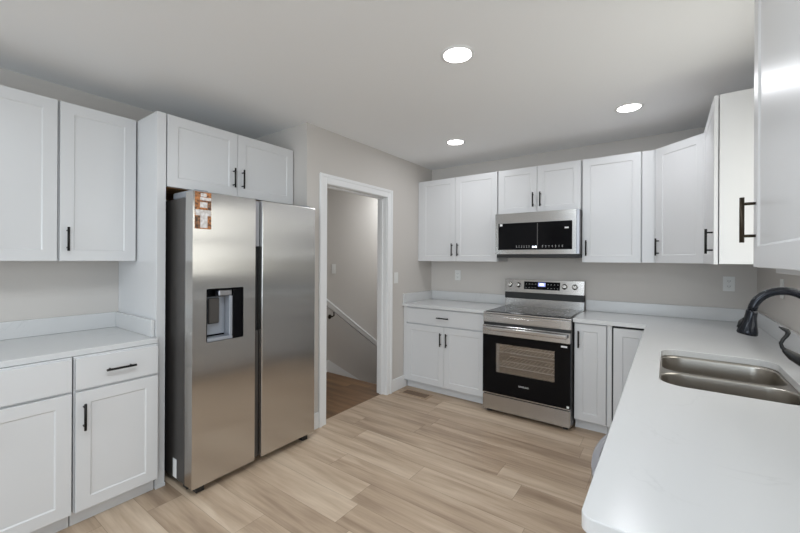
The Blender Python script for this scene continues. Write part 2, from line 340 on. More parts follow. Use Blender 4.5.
def pull(parent, x, z, vertical=True, m=None, L=0.135):
    bm = nb(); r = 0.006; h = L/2; s = 0.048
    if vertical:
        tube(bm, [(x, -0.030, z-h), (x, -0.030, z+h)], r, 12)
        for k in (-s, s): tube(bm, [(x, 0.0005, z+k), (x, -0.028, z+k)], 0.0045, 8)
    else:
        tube(bm, [(x-h, -0.030, z), (x+h, -0.030, z)], r, 12)
        for k in (-s, s): tube(bm, [(x+k, 0.0005, z), (x+k, -0.028, z)], 0.0045, 8)
    return obj('handle', bm, m or M['black'], parent, label='dark metal bar pull')
def cab_door(root, x0, x1, z0, z1, side=None, zpos='low', m=None):
    bm = nb(); shaker(bm, x0, x1, z0, z1)
    d = obj('door', bm, M['white'], root)
    if side:
        hx = x0+0.032 if side == 'L' else x1-0.032
        hz = z0+zpos if isinstance(zpos, float) else z0+0.125 if zpos == 'low' else z1-0.125
        pull(d, hx, hz, True, m)
    return d
def cab_drawer(root, x0, x1, z0, z1, handle=True):
    bm = nb(); slab(bm, x0, x1, z0, z1)
    d = obj('drawer', bm, M['white'], root)
    if handle: pull(d, (x0+x1)/2, (z0+z1)/2, False)
    return d
def base_cab(label, loc, rz, w, depth, doors, drawers, group, z_top=0.880):
    t = thing('base_cabinet', label, 'cabinet', loc, rz, group)
    bobj('body', [(0.001, w-0.001, SH+0.001, depth, 0.088, z_top)], M['white'], t, 0.001)
    bobj('toe_kick', [(0.001, w-0.001, 0.072, depth, 0.0, 0.0875)], M['white'], t)
    for d in drawers: cab_drawer(t, *d)
    for d in doors: cab_door(t, *d)
    return t
def upper_cab(label, loc, rz, w, depth, z0, z1, doors, group, under=None, m=None):
    t = thing('wall_cabinet', label, 'cabinet', loc, rz, group)
    bobj('body', [(0.001, w-0.001, SH+0.004, depth, 0.002, z1-z0)], M['white'], t, 0.001)
    if under: bobj('underside', [(0.02, w-0.02, SH+0.02, depth-0.01, -0.002, 0.0015)], M[under], t, label='raw brown plywood underside')
    for d in doors: cab_door(t, *d, m=m)
    return t
UZ0, UZ1, CT = 1.366, 2.268, 0.912
XU, XB, XOF = -2.775, -2.426, -2.488      # front faces on the left wall
YP0, YP1 = 0.959, 1.011
R90 = PI/2
g3 = 0.006
# left wall, base
wA, wB = 0.387, 0.76
yA = 0.568
base_cab('white base cabinet with one drawer over one door, against the tall refrigerator panel', (XB, yA, 0), R90, wA, -XL+XB-0.002, [(g3, wA-g3, 0.092, 0.700, 'L', 'high')], [(g3, wA-g3, 0.712, 0.872)], 'base cabinets on the refrigerator wall')
base_cab('white base cabinet cut off by the left picture edge, under the left counter', (XB, yA-wB-0.003, 0), R90, wB, -XL+XB-0.002,
         [(g3, wB/2-0.0015, 0.092, 0.700, 'R', 'high'), (wB/2+0.0015, wB-g3, 0.092, 0.700, 'L', 'high')], [(g3, wB-g3, 0.712, 0.872)], 'base cabinets on the refrigerator wall')
# left wall, uppers
wU = 0.957-0.577
upper_cab('white wall cabinet with one door, meeting the tall refrigerator panel', (XU, 0.577, UZ0), R90, wU, -XL+XU-0.002, UZ0, UZ1, [(g3, wU-g3, 0, UZ1-UZ0, 'L', 'low')], 'wall cabinets on the refrigerator wall')
upper_cab('white wall cabinet cut off by the left picture edge, above the left counter', (XU, 0.577-0.763, UZ0), R90, 0.76, -XL+XU-0.002, UZ0, UZ1,
          [(g3, 0.3785, 0, UZ1-UZ0, 'R', 'low'), (0.3815, 0.758, 0, UZ1-UZ0, 'L', 'low')], 'wall cabinets on the refrigerator wall')
# tall panel beside the refrigerator
t = thing('tall_end_panel', 'tall white end panel between left counter and stainless refrigerator', 'panel', (XOF, YP0, 0), R90)
bobj('panel', [(0.001, 0.020, 0.020, -XL+XOF-0.002, 0, UZ1)], M['white'], t, 0.001)
bobj('front_stile', [(0.001, YP1-YP0-0.001, 0.0, 0.0195, 0, UZ1)], M['white'], t, 0.001)
bobj('shoe_block', [(-0.001, YP1-YP0+0.001, -0.006, -0.0005, 0, 0.022)], M['white'], t, 0.001)
# cabinet over the refrigerator
wF = 1.966-YP1-0.002
zo = 1.825
upper_cab('white wide two-door cabinet above the stainless refrigerator', (XOF, YP1+0.001, zo), R90, wF, -XL+XOF-0.002, zo, UZ1,
          [(g3, 0.4625, 0, UZ1-zo, 'R', 'low'), (0.4655, wF-g3, 0, UZ1-zo, 'L', 'low')], None, 'ply')

# left countertop
t = thing('countertop', 'white quartz countertop on the base cabinets left of the refrigerator', 'countertop', (XL, 0.2, 0.882))
bm = nb(); box(bm, 0.002, -2.451-XL, -0.42, YP0-0.002-0.2, 0, 0.030, 0.003, 2); obj('slab', bm, M['quartz'], t)
bm = nb(); box(bm, 0.002, 0.021, -0.42, YP0-0.002-0.2, 0.0305, 0.132, 0.002); obj('backsplash', bm, M['quartz'], t)
bm = nb(); box(bm, 0.0215, 0.600, YP0-0.021-0.2, YP0-0.002-0.2, 0.0305, 0.132, 0.002); obj('side_splash', bm, M['quartz'], t)

# ------------------------------------------------------------------ refrigerator (local front faces -y, width along x)
FX, FY0, FY1 = -2.215, 1.041, 1.957
fr = thing('refrigerator', 'stainless side-by-side refrigerator with water dispenser in its left door', 'refrigerator', (FX, FY0, 0), R90)
FW = FY1-FY0; FT = 1.776
bobj('body', [(0.004, FW-0.004, 0.098, 0.80, 0.045, 1.745)], M['grey_side'], fr, 0.004, label='dark grey painted case')
def fridge_door(x0, x1, hole=None):
    bm = nb(); z0, z1, d0, d1 = 0.05, FT, 0.0, 0.085
    if not hole:
        box(bm, x0, x1, d0, d1, z0, z1, 0.007, 3)
    else:
        hx0, hx1, hz0, hz1 = hole
        # front skin with an opening, closed by a pocket
        ob = rrect(x0, x1, z0, z1, 0.006, 2); hb = rrect(hx0, hx1, hz0, hz1, 0.008, 2)
        edges = []
        for lp in (ob, hb):
            vs = [bm.verts.new((a, d0, b_)) for a, b_ in lp]
            edges += [bm.edges.new((vs[i], vs[(i+1) % len(vs)])) for i in range(len(vs))]
        r = bmesh.ops.triangle_fill(bm, use_beauty=True, edges=edges)
        fs = [g for g in r['geom'] if isinstance(g, bmesh.types.BMFace)]
        ex = bmesh.ops.extrude_face_region(bm, geom=fs)
        bmesh.ops.translate(bm, verts=[g for g in ex['geom'] if isinstance(g, bmesh.types.BMVert)], vec=(0, d1-d0, 0))
    return bm
LX1, RX0 = 0.401, 0.452
DH = (0.080, 0.317, 0.884, 1.203)
ld = obj('door', fridge_door(0.0, LX1, DH), M['steel'], fr, label='left freezer door with dispenser and photo sticker')
rd = obj('door', fridge_door(RX0, FW), M['steel'], fr)
# dispenser in the opening
hx0, hx1, hz0, hz1 = DH
bm = nb()
box(bm, hx0+0.001, hx1-0.001, 0.078, 0.084, hz0+0.001, hz1-0.001)
box(bm, hx0+0.0005, hx0+0.005, 0.001, 0.078, hz0+0.001, hz1-0.001)
box(bm, hx1-0.005, hx1-0.0005, 0.001, 0.078, hz0+0.001, hz1-0.001)
box(bm, hx0+0.005, hx1-0.005, 0.001, 0.078, hz1-0.006, hz1-0.0005)
disp = obj('dispenser', bm, M['glass_black'], ld, label='black dispenser recess')
bobj('dispenser_niche', [(hx0+0.010, hx0+0.150, 0.070, 0.0775, hz0+0.03, hz1-0.055)], M['disp_grey'], ld, 0.003, label='grey plastic niche back')
bobj('drip_tray', [(hx0+0.006, hx0+0.168, 0.004, 0.077, hz0+0.001, hz0+0.020)], M['disp_grey'], ld, 0.003)
bobj('dispenser_paddle', [(hx0+0.035, hx0+0.105, 0.045, 0.060, hz0+0.10, hz1-0.06)], M['grey_side'], ld, 0.006)
bobj('dispenser_chute', [(hx0+0.080, hx0+0.165, 0.006, 0.06, hz1-0.050, hz1-0.010)], M['grey_metal'], ld, 0.006)
bobj('dispenser_pillar', [(hx0+0.150, hx0+0.170, 0.010, 0.077, hz0+0.020, hz1-0.050)], M['disp_grey'], ld, 0.003)
bobj('control_panel', [(hx0+0.172, hx1-0.006, 0.004, 0.077, hz0+0.002, hz1-0.007)], M['glass_black'], ld, 0.003)
# photo sticker, upper left of the freezer door
sx0, sx1, sz0, sz1 = 0.011, 0.105, 1.557, 1.772
bm = nb(); box(bm, sx0, sx1, -0.0022, -0.0005, sz0, sz1)
st = obj('sticker', bm, M['st_orange'], ld, label='orange and brown picture sticker')
def patch(name, a, b_, c_, d_, m):
    bobj(name, [(sx0+(sx1-sx0)*a, sx0+(sx1-sx0)*b_, -0.0032, -0.0023, sz0+(sz1-sz0)*c_, sz0+(sz1-sz0)*d_)], M[m], ld)
patch('sticker_picture', 0.02, 0.98, 0.36, 0.52, 'st_white'); patch('sticker_picture', 0.32, 0.76, 0.03, 0.36, 'st_white')
patch('sticker_picture', 0.02, 0.30, 0.03, 0.34, 'st_brown'); patch('sticker_picture', 0.30, 0.75, 0.58, 0.73, 'st_white')
patch('sticker_picture', 0.30, 0.98, 0.78, 0.86, 'st_white'); patch('sticker_picture', 0.34, 0.70, 0.88, 0.97, 'st_white')
patch('sticker_picture', 0.78, 0.98, 0.53, 0.76, 'st_brown')
bobj('center_strip', [(LX1+0.003, RX0-0.003, 0.035, 0.09, 0.05, 0.90)], M['grey_side'], fr, 0.002)
bobj('center_strip', [(LX1+0.003, RX0-0.003, 0.028, 0.09, 1.467, FT-0.004)], M['grey_metal'], fr, 0.002)
bobj('handle_pocket', [(LX1+0.003, RX0-0.003, 0.050, 0.09, 0.901, 1.466)], M['rubber'], fr, 0.001, label='black recessed grip between the doors')
bobj('hinge_cover', [(0.02, 0.11, 0.03, 0.30, 1.746, 1.79)], M['disp_grey'], fr, 0.008)
bobj('hinge_cover', [(FW-0.11, FW-0.02, 0.03, 0.30, 1.746, 1.79)], M['disp_grey'], fr, 0.008)
bobj('kick_grille', [(0.02, FW-0.02, 0.10, 0.15, 0.012, 0.044)], M['rubber'], fr, 0.002)
for x in (0.04, FW-0.09):
    bobj('foot', [(x, x+0.05, 0.03, 0.12, 0.0, 0.044)], M['rubber'], fr, 0.004)
for x in (0.04, FW-0.09):
    bobj('foot', [(x, x+0.05, 0.70, 0.76, 0.0, 0.044)], M['rubber'], fr, 0.004)
bobj('rating_label', [(0.0028, 0.0038, 0.195, 0.242, 0.052, 0.165)], M['paper'], fr, label='white paper rating label')

# ------------------------------------------------------------------ range wall cabinets
YU, YBF = 3.589, 3.305
dU, dB = YW-YU-0.002, YW-YBF-0.002
GU, GB = 'wall cabinets on the range wall', 'base cabinets on the range wall'
a0, a1, b1, c1 = XD+0.002, -1.384, -0.620, -0.174
w = a1-a0
upper_cab('white two-door wall cabinet in the corner by the doorway, left of microwave', (a0, YU, UZ0), 0, w, dU, UZ0, UZ1, [(0.040, 0.4735, 0, UZ1-UZ0, 'R', 'low'), (0.4765, w-g3, 0, UZ1-UZ0, 'L', 'low')], GU)
bm_o = bobj('filler', [(0.001, 0.038, 0.004, SH, 0, UZ1-UZ0)], M['white'], [o for o in C.objects if o.name.startswith('wall_cabinet') and not o.parent][-1], 0.001)
w = b1-a1-0.002; z0 = 1.828
upper_cab('short white two-door wall cabinet directly above the microwave', (a1+0.001, YU, z0), 0, w, dU, z0, UZ1, [(g3, w/2-0.0015, 0, UZ1-z0, 'R', 'low'), (w/2+0.0015, w-g3, 0, UZ1-z0, 'L', 'low')], GU)
w = c1-b1-0.001
upper_cab('white single-door wall cabinet just right of the microwave', (b1+0.001, YU, UZ0), 0, w, dU, UZ0, UZ1, [(g3, w-g3, 0, UZ1-UZ0, 'L', 'low')], GU)
# diagonal corner cabinet
P, Q = Vector((-0.088, YU, 0)), Vector((0.203, 3.300, 0))
ang = math.atan2(Q.y-P.y, Q.x-P.x); wd = (Q-P).length
t = thing('wall_cabinet', 'white diagonal-door wall cabinet turned across the right corner', 'cabinet', (P.x, P.y, UZ0), ang, GU)
inv = Matrix.Rotation(-ang, 3, 'Z')
loc2 = lambda x, y: tuple((inv @ (Vector((x, y, 0))-P))[:2])
bm = nb(); nrm = 0.0205
o1 = (0.001, nrm); o2 = (wd-0.001, nrm)
prism(bm, [[o1, o2, loc2(0.225, 3.301), loc2(XR-0.002, 3.301), loc2(XR-0.002, YW-0.002), loc2(c1+0.001, YW-0.002), loc2(c1+0.001, YU+0.006), loc2(-0.095, YU+0.006)]], 0.002, UZ1-UZ0)
obj('body', bm, M['white'], t)
cab_door(t, 0.006, wd-0.004, 0, UZ1-UZ0, 'L', 'low')
# right wall, beyond the window
XRF = 0.196
wR = 3.298-2.594
t = upper_cab('white wall cabinet between diagonal corner cabinet and sink window, seen end-on', (XRF, 3.298, UZ0), -R90, wR, XR-XRF-0.002, UZ0, UZ1, [(g3, wR-g3, 0, UZ1-UZ0, 'R', 'low')], None, m=M['black'])
# right wall, near the camera
XRN = 0.209; wN = 0.62
t = upper_cab('large white wall cabinet filling the right picture edge, nearest the viewer', (XRN, 1.545, UZ0), -R90, wN, XR-XRN-0.002, UZ0-0.003, UZ1, [(g3, wN-g3, 0, UZ1-UZ0, 'L', 0.141)], None, m=M['bronze'])
bobj('light_rail', [(0.03, wN-0.03, 0.045, 0.062, -0.016, 0.0015)], M['white'], t, 0.001)

# base cabinets on the range wall
x0, x1 = XD+0.002, -1.386
w = x1-x0
t = base_cab('white base cabinet with wide drawer over two doors, between doorway and range', (x0, YBF, 0), 0, w, dB, [(0.045, 0.498, 0.092, 0.700, 'R', 'high'), (0.501, w-g3, 0.092, 0.700, 'L', 'high')], [(0.045, w-g3, 0.712, 0.872)], GB)
bobj('filler', [(0.001, 0.043, 0.004, SH, 0.088, 0.880)], M['white'], t, 0.001)
x0, x1 = -0.624, -0.385
w = x1-x0
base_cab('narrow white base cabinet with one full-height door, right of the range', (x0, YBF, 0), 0, w, dB, [(g3, w-g3, 0.092, 0.872, 'L', 'high')], [], GB)
x0, x1 = -0.384, -0.110
w = x1-x0
t = base_cab('white blind-corner base cabinet half hidden by the right counter', (x0, YBF, 0), 0, w, dB, [(0.042, w-0.004, 0.096, 0.862)], [], GB)
bobj('filler', [(0.001, 0.032, 0.0, SH, 0.088, 0.880)], M['white'], t, 0.001)
bobj('shadow_gap', [(0.0325, w-0.001, SH+0.0005, SH+0.0035, 0.088, 0.879)], M['dark_gap'], t, label='dark sheet standing in for the shaded gap round the door')  # dark sheet painted in for the shade inside the open gap
# right run under the sink counter
XF = -0.107
base_cab('white sink base cabinet with two doors beneath the sink', (XF, 2.572, 0), -R90, 1.026, XR-XF-0.002, [(g3, 0.5115, 0.092, 0.700, 'R', 'high'), (0.5145, 1.02, 0.092, 0.700, 'L', 'high')], [(g3, 1.02, 0.712, 0.872, False)], 'base cabinets on the sink wall', 0.660)
base_cab('white base cabinet with one door, between sink base and the range-wall corner', (XF, 3.300, 0), -R90, 0.726, XR-XF-0.002, [(0.05, 0.724, 0.092, 0.872, 'R', 'high')], [], 'base cabinets on the sink wall')
bobj_ = bobj('end_panel', [(XF, XR-0.002, 0.78, 0.930, 0, 0.880)], M['white'], None, 0.002)
tag(bobj_, 'white panel closing the near end of the sink counter, beside the dishwasher', 'panel')
# dishwasher
t = thing('dishwasher', 'grey metal dishwasher under the sink counter with bowed handle', 'dishwasher', (XF, 1.540, 0), -R90)
w = 0.606
bobj('body', [(0.004, w-0.004, 0.05, 0.60, 0.105, 0.872)], M['grey_side'], t, 0.002)
bobj('door', [(0.003, w-0.003, 0.0, 0.048, 0.11, 0.870)], M['steel'], t, 0.004)
bobj('toe_kick', [(0.004, w-0.004, 0.08, 0.60, 0.0, 0.104)], M['rubber'], t)
bm = nb(); pts = []
for i in range(25):
    s = -1+2*i/24; pts.append((w/2+s*0.235, -0.058*(1-s*s)**0.8-0.004, 0.80))
for sgn in (-1,):
    ring = []
    for p in pts:
        ring.append([bm.verts.new((p[0], p[1]+dy, p[2]+dz)) for dy, dz in ((-0.008, -0.020), (0.010, -0.020), (0.010, 0.020), (-0.008, 0.020))])
    for i in range(24):
        for k in range(4): bm.faces.new((ring[i][k], ring[i][(k+1) % 4], ring[i+1][(k+1) % 4], ring[i+1][k]))
    bm.faces.new(ring[0]); bm.faces.new(ring[-1][::-1])
obj('handle', bm, M['grey_metal'], t, label='bowed grey bar handle')

# ------------------------------------------------------------------ countertops by the range
t = thing('countertop', 'white quartz countertop between the doorway and the range', 'countertop', (XD, YW, 0.882))
L_ = -1.386-XD
bm = nb(); box(bm, 0.002, L_, 3.28-YW, -0.002, 0, 0.030, 0.003, 2); obj('slab', bm, M['quartz'], t)
bm = nb(); box(bm, 0.0225, L_, -0.021, -0.002, 0.0305, 0.132, 0.002); obj('backsplash', bm, M['quartz'], t)
bm = nb(); box(bm, 0.002, 0.022, -0.60, -0.002, 0.0305, 0.132, 0.002); obj('side_splash', bm, M['quartz'], t)
XC0 = -0.132
t = thing('countertop', 'large L-shaped white quartz countertop holding the double sink', 'countertop', (0, 0, 0.882))
SX0, SX1, SY0, SY1 = -0.028, 0.410, 1.755, 2.462
rc = [(XC0+0.024-0.024*math.cos(a), 0.757+0.024-0.024*math.sin(a)) for a in [PI/2*i/6 for i in range(7)]]
outer = [(-0.626, 3.28), (XC0, 3.28)] + rc + [(XR-0.002, 0.757), (XR-0.002, YW-0.002), (-0.626, YW-0.002)]
bm = nb(); prism(bm, [outer, rrect(SX0, SX1, SY0, SY1, 0.085, 8)], 0, 0.030)
es = [e for e in bm.edges if len(e.link_faces) == 2 and abs(e.verts[0].co.z-0.03) < 1e-5 and abs(e.verts[1].co.z-0.03) < 1e-5 and e.calc_face_angle(0) > 1]
bmesh.ops.bevel(bm, geom=es, offset=0.0025, segments=2, profile=0.5, affect='EDGES')
obj('slab', bm, M['quartz'], t)
bm = nb(); box(bm, -0.626, XR-0.022, YW-0.021, YW-0.002, 0.0305, 0.132, 0.002); obj('backsplash', bm, M['quartz'], t)
bm = nb(); box(bm, XR-0.021, XR-0.002, 0.757, YW-0.0215, 0.0305, 0.132, 0.002); obj('backsplash', bm, M['quartz'], t)

# ------------------------------------------------------------------ sink
t = thing('sink', 'stainless double-bowl sink set under the right countertop', 'sink', ((SX0+SX1)/2, (SY0+SY1)/2, 0.68))
cx, cy = (SX0+SX1)/2, (SY0+SY1)/2
hw, hh = (SX1-SX0)/2, (SY1-SY0)/2
b1_ = (-hw+0.004, hw-0.004, 0.007, hh-0.004); b2_ = (-hw+0.004, hw-0.004, -hh+0.004, -0.007)
bm = nb(); ztop = 0.2015
prism(bm, [rrect(-hw-0.02, hw+0.02, -hh-0.02, hh+0.02, 0.095, 8), rrect(-hw-0.001, hw+0.001, -hh-0.001, hh+0.001, 0.086, 8)], ztop-0.003, ztop)
b3 = nb(); prism(b3, [rrect(-hw-0.02, hw+0.02, -hh-0.02, hh+0.02, 0.095, 8), rrect(*b1_, 0.084, 8), rrect(*b2_, 0.084, 8)], ztop-0.006, ztop-0.003)
me_ = bpy.data.meshes.new('tmp'); b3.to_mesh(me_); b3.free(); bm.from_mesh(me_); bpy.data.meshes.remove(me_)
obj('rim', bm, M['sink_steel'], t)
def bowl(x0, x1, y0, y1):
    bm = nb(); rings = []
    for ins, z, r in ((0.0003, 0.1980, 0.0838), (0.001, 0.190, 0.0835), (0.002, 0.186, 0.083), (0.003, 0.10, 0.082), (0.0045, 0.045, 0.081), (0.005, 0.040, 0.081), (0.008, 0.026, 0.079), (0.014, 0.014, 0.075), (0.030, 0.005, 0.062), (0.06, 0.003, 0.045)):
        lo_y = y0+ins if ins > 0 or True else y0
        rings.append([bm.verts.new((x, y, z)) for x, y in rrect(x0+ins, x1-ins, y0+ins, y1-ins, r, 8)])
    for q, w_ in zip(rings, rings[1:]):
        k = len(q)
        for i in range(k):
            f = bm.faces.new((q[i], q[(i+1) % k], w_[(i+1) % k], w_[i])); f.smooth = True
    bm.faces.new(rings[-1])
    o = obj('bowl', bm, M['sink_steel'], t)
    so = o.modifiers.new('solid', 'SOLIDIFY'); so.thickness = 0.0015; so.offset = 1
    return o
bowl(*b1_); bowl(*b2_)
for b_ in (b1_, b2_):
    bm = nb(); lathe(bm, [(0.045, 0.0), (0.044, 0.003), (0.030, 0.0015), (0.012, 0.001), (0.010, 0.006), (0.0, 0.006)][:5], Matrix.Translation((0.02, (b_[2]+b_[3])/2, 0.0042)))
    obj('drain', bm, M['grey_metal'], t)

# ------------------------------------------------------------------ faucet
fx, fy = 0.470, 2.10
t = thing('faucet', 'black gooseneck pull-down faucet behind the double sink', 'faucet', (fx, fy, CT))
bm = nb(); lathe(bm, [(0.030, 0.0), (0.030, 0.006), (0.025, 0.010), (0.023, 0.06), (0.021, 0.115), (0.017, 0.125)]); obj('base', bm, M['faucet'], t)
pts = [(0, 0, 0.12), (0, 0, 0.20), (0, 0, 0.245)]
R_ = 0.094; zc = 0.260
for i in range(1, 17):
    a = PI*i/16*0.97; pts.append((-R_+R_*math.cos(a), 0, zc+R_*math.sin(a)))
last = pts[-1]
bm = nb(); tube(bm, pts, 0.0160, 16); obj('spout', bm, M['faucet'], t)
dx = Vector((-0.16, 0, -1)).normalized()
hp = Vector(last)
bm = nb(); tube(bm, [hp+dx*k for k in (0.0, 0.004, 0.012, 0.03, 0.06, 0.085, 0.098, 0.102)], [0.0175, 0.019, 0.019, 0.020, 0.026, 0.033, 0.034, 0.031], 20); sp_ = obj('spray_head', bm, M['faucet'], t)
bm = nb(); tube(bm, [hp+dx*0.035+Vector((-0.018, 0, 0)), hp+dx*0.05+Vector((-0.027, 0, 0.0)), hp+dx*0.075+Vector((-0.031, 0, 0))], [0.005, 0.008, 0.006], 8); obj('spray_button', bm, M['rubber'], sp_)
bm = nb()
tube(bm, [(0.0, -0.012, 0.062), (-0.02, -0.030, 0.070), (-0.050, -0.045, 0.088), (-0.080, -0.050, 0.108), (-0.100, -0.05, 0.126), (-0.105, -0.05, 0.132)], [0.016, 0.019, 0.021, 0.018, 0.011, 0.006], 14)
cp = [(-0.094, -0.050, 0.118), (-0.108, -0.05, 0.136), (-0.112, -0.05, 0.152), (-0.106, -0.05, 0.168), (-0.096, -0.05, 0.183), (-0.092, -0.05, 0.195), (-0.096, -0.05, 0.205), (-0.106, -0.05, 0.209), (-0.118, -0.05, 0.216)]
tube(bm, cp, [0.008, 0.0066, 0.0062, 0.0062, 0.0066, 0.0082, 0.0092, 0.0065, 0.002], 10)
obj('lever_handle', bm, M['rubber'], t, label='curved black lever')

# ------------------------------------------------------------------ range (local origin at front-left floor corner of the body)
RX_0, RX_1, RYF = -1.382, -0.630, 3.255
rg = thing('range', 'stainless freestanding electric range with black oven door', 'range', (RX_0, RYF, 0))
w = RX_1-RX_0; dd = YW-RYF-0.004
# carcass with an oven cavity behind the window
bm = nb(); ox0, ox1, oz0, oz1 = 0.10, w-0.10, 0.34, 0.66
box(bm, 0.002, w-0.002, 0.012, dd-0.01, 0.035, oz0); box(bm, 0.002, w-0.002, 0.012, dd-0.01, oz1, 0.894)
box(bm, 0.002, ox0, 0.012, dd-0.01, oz0, oz1); box(bm, ox1, w-0.002, 0.012, dd-0.01, oz0, oz1); box(bm, ox0, ox1, 0.45, dd-0.01, oz0, oz1)
obj('body', bm, M['grey_side'], rg)
bm = nb(); quad(bm, [(ox0+0.001, 0.44, oz0+0.001), (ox1-0.001, 0.44, oz0+0.001), (ox1-0.001, 0.44, oz1-0.001), (ox0+0.001, 0.44, oz1-0.001)])
for q in (((ox0+.001, .012, oz0+.001), (ox1-.001, .012, oz0+.001), (ox1-.001, .44, oz0+.001), (ox0+.001, .44, oz0+.001)), ((ox0+.001, .012, oz1-.001), (ox0+.001, .44, oz1-.001), (ox1-.001, .44, oz1-.001), (ox1-.001, .012, oz1-.001)),
          ((ox0+.001, .012, oz0+.001), (ox0+.001, .44, oz0+.001), (ox0+.001, .44, oz1-.001), (ox0+.001, .012, oz1-.001)), ((ox1-.001, .012, oz0+.001), (ox1-.001, .012, oz1-.001), (ox1-.001, .44, oz1-.001), (ox1-.001, .44, oz0+.001))):
    quad(bm, q)
M['enamel'] = mat('oven_enamel', (0.20, 0.185, 0.17), 0.4); noise_bump(M['enamel'], (60, 60, 60), 0.02)
obj('oven_cavity', bm, M['enamel'], rg, recalc=False)
for zz in (0.555, 0.425):
    bm = nb()
    for yy in (0.018, 0.20, 0.40): tube(bm, [(ox0+0.004, yy, zz), (ox1-0.004, yy, zz)], 0.005, 8)
    for k in range(15):
        xx = ox0+0.03+(ox1-ox0-0.06)*k/14; tube(bm, [(xx, 0.03, zz+0.004), (xx, 0.40, zz+0.004)], 0.0022, 6)
    obj('oven_rack', bm, M['plastic'], rg, label='bright wire rack')
# cooktop
bobj('cooktop', [(0.020, w-0.020, 0.0, dd-0.090, 0.9105, 0.9165)], M['cooktop'], rg, 0.002)
bm = nb(); box(bm, 0, w, -0.012, dd, 0.895, 0.910, 0.003, 2); obj('cooktop_frame', bm, M['steel_front'], rg)
M['ring'] = mat('burner_ring', (0.16, 0.16, 0.165), 0.3); noise_bump(M['ring'])
for bx_, by_, br in ((0.19, 0.15, 0.10), (0.56, 0.15, 0.115), (0.19, 0.40, 0.075), (0.56, 0.40, 0.085)):
    bm = nb()
    for k in range(40):
        a, c = 2*PI*k/40, 2*PI*(k+1)/40
        quad(bm, [(bx_+br*math.cos(a), by_+br*math.sin(a), 0.9168), (bx_+br*math.cos(c), by_+br*math.sin(c), 0.9168), (bx_+(br-.003)*math.cos(c), by_+(br-.003)*math.sin(c), 0.9168), (bx_+(br-.003)*math.cos(a), by_+(br-.003)*math.sin(a), 0.9168)])
    obj('burner_ring', bm, M['ring'], rg)
# front fascia, oven door, drawer
bm = nb(); box(bm, 0.001, w-0.001, -0.016, 0.011, 0.818, 0.893, 0.004, 2)
box(bm, 0.035, w-0.085, -0.0185, -0.0155, 0.828, 0.872, 0.002); obj('front_panel', bm, M['steel_front'], rg)
bobj('shadow_gap', [(0.004, w-0.004, -0.012, 0.0115, 0.7965, 0.8175)], M['rubber'], rg, label='black gap above the door')
od = bobj('oven_door', [(0.003, 0.125, -0.028, 0.010, 0.185, 0.708), (w-0.125, w-0.003, -0.028, 0.010, 0.185, 0.708), (0.125, w-0.125, -0.028, 0.010, 0.185, 0.375), (0.125, w-0.125, -0.028, 0.010, 0.635, 0.708)], M['glass_black'], rg, 0.0, label='black glass oven door')
bobj('door_window', [(0.126, w-0.126, -0.020, -0.017, 0.376, 0.634)], M['oven_glass'], od, label='clear oven window')
bm = nb(); box(bm, 0.126, 0.150, -0.016, 0.008, 0.378, 0.632); obj('window_frame', bm, M['disp_grey'], od)
bobj('door_top_band', [(0.003, w-0.003, -0.034, 0.010, 0.709, 0.796)], M['steel_front'], od, 0.003)
bm = nb(); box(bm, 0.020, w-0.020, -0.078, -0.056, 0.752, 0.786, 0.008, 3)
for xx in (0.03, w-0.06): box(bm, xx, xx+0.03, -0.058, -0.034, 0.756, 0.782, 0.003)
obj('oven_handle', bm, M['steel_front'], od)
bobj('door_trim', [(0.003, w-0.003, -0.031, 0.008, 0.176, 0.1845)], M['steel_front'], od)
bobj('energy_tag', [(w-0.075, w-0.028, -0.0290, -0.0285, 0.676, 0.690)], M['paper'], od, label='small white tag')
bobj('corner_tag', [(w-0.030, w-0.012, -0.0290, -0.0285, 0.190, 0.208)], M['paper'], od, label='small white tag')
bobj('storage_drawer', [(0.003, w-0.003, -0.026, 0.010, 0.030, 0.166)], M['steel_front'], rg, 0.004)
for xx in (0.03, w-0.07):
    for yy in (0.0, dd-0.09): bobj('foot', [(xx, xx+0.04, yy+0.012, yy+0.06, 0.0, 0.034)], M['rubber'], rg, 0.003)
def text(body, parent, loc, rot, size, m, name='logo', ext=0.0004):
    cu = bpy.data.curves.new(name, 'FONT'); cu.body = body; cu.size = size; cu.align_x = 'CENTER'; cu.align_y = 'CENTER'; cu.extrude = ext
    to = bpy.data.objects.new('tmp', cu); C.objects.link(to)
    dg = bpy.context.evaluated_depsgraph_get(); dg.update()
    me = bpy.data.meshes.new_from_object(to.evaluated_get(dg)); bpy.data.objects.remove(to)
    o = bpy.data.objects.new(name, me); C.objects.link(o); o.parent = parent; o.location = loc; o.rotation_euler = rot
    me.materials.clear(); me.materials.append(m)
    return o
text('SAMSUNG', od, (w/2-0.0, -0.0289, 0.287), (R90, 0, 0), 0.019, M['plastic'])
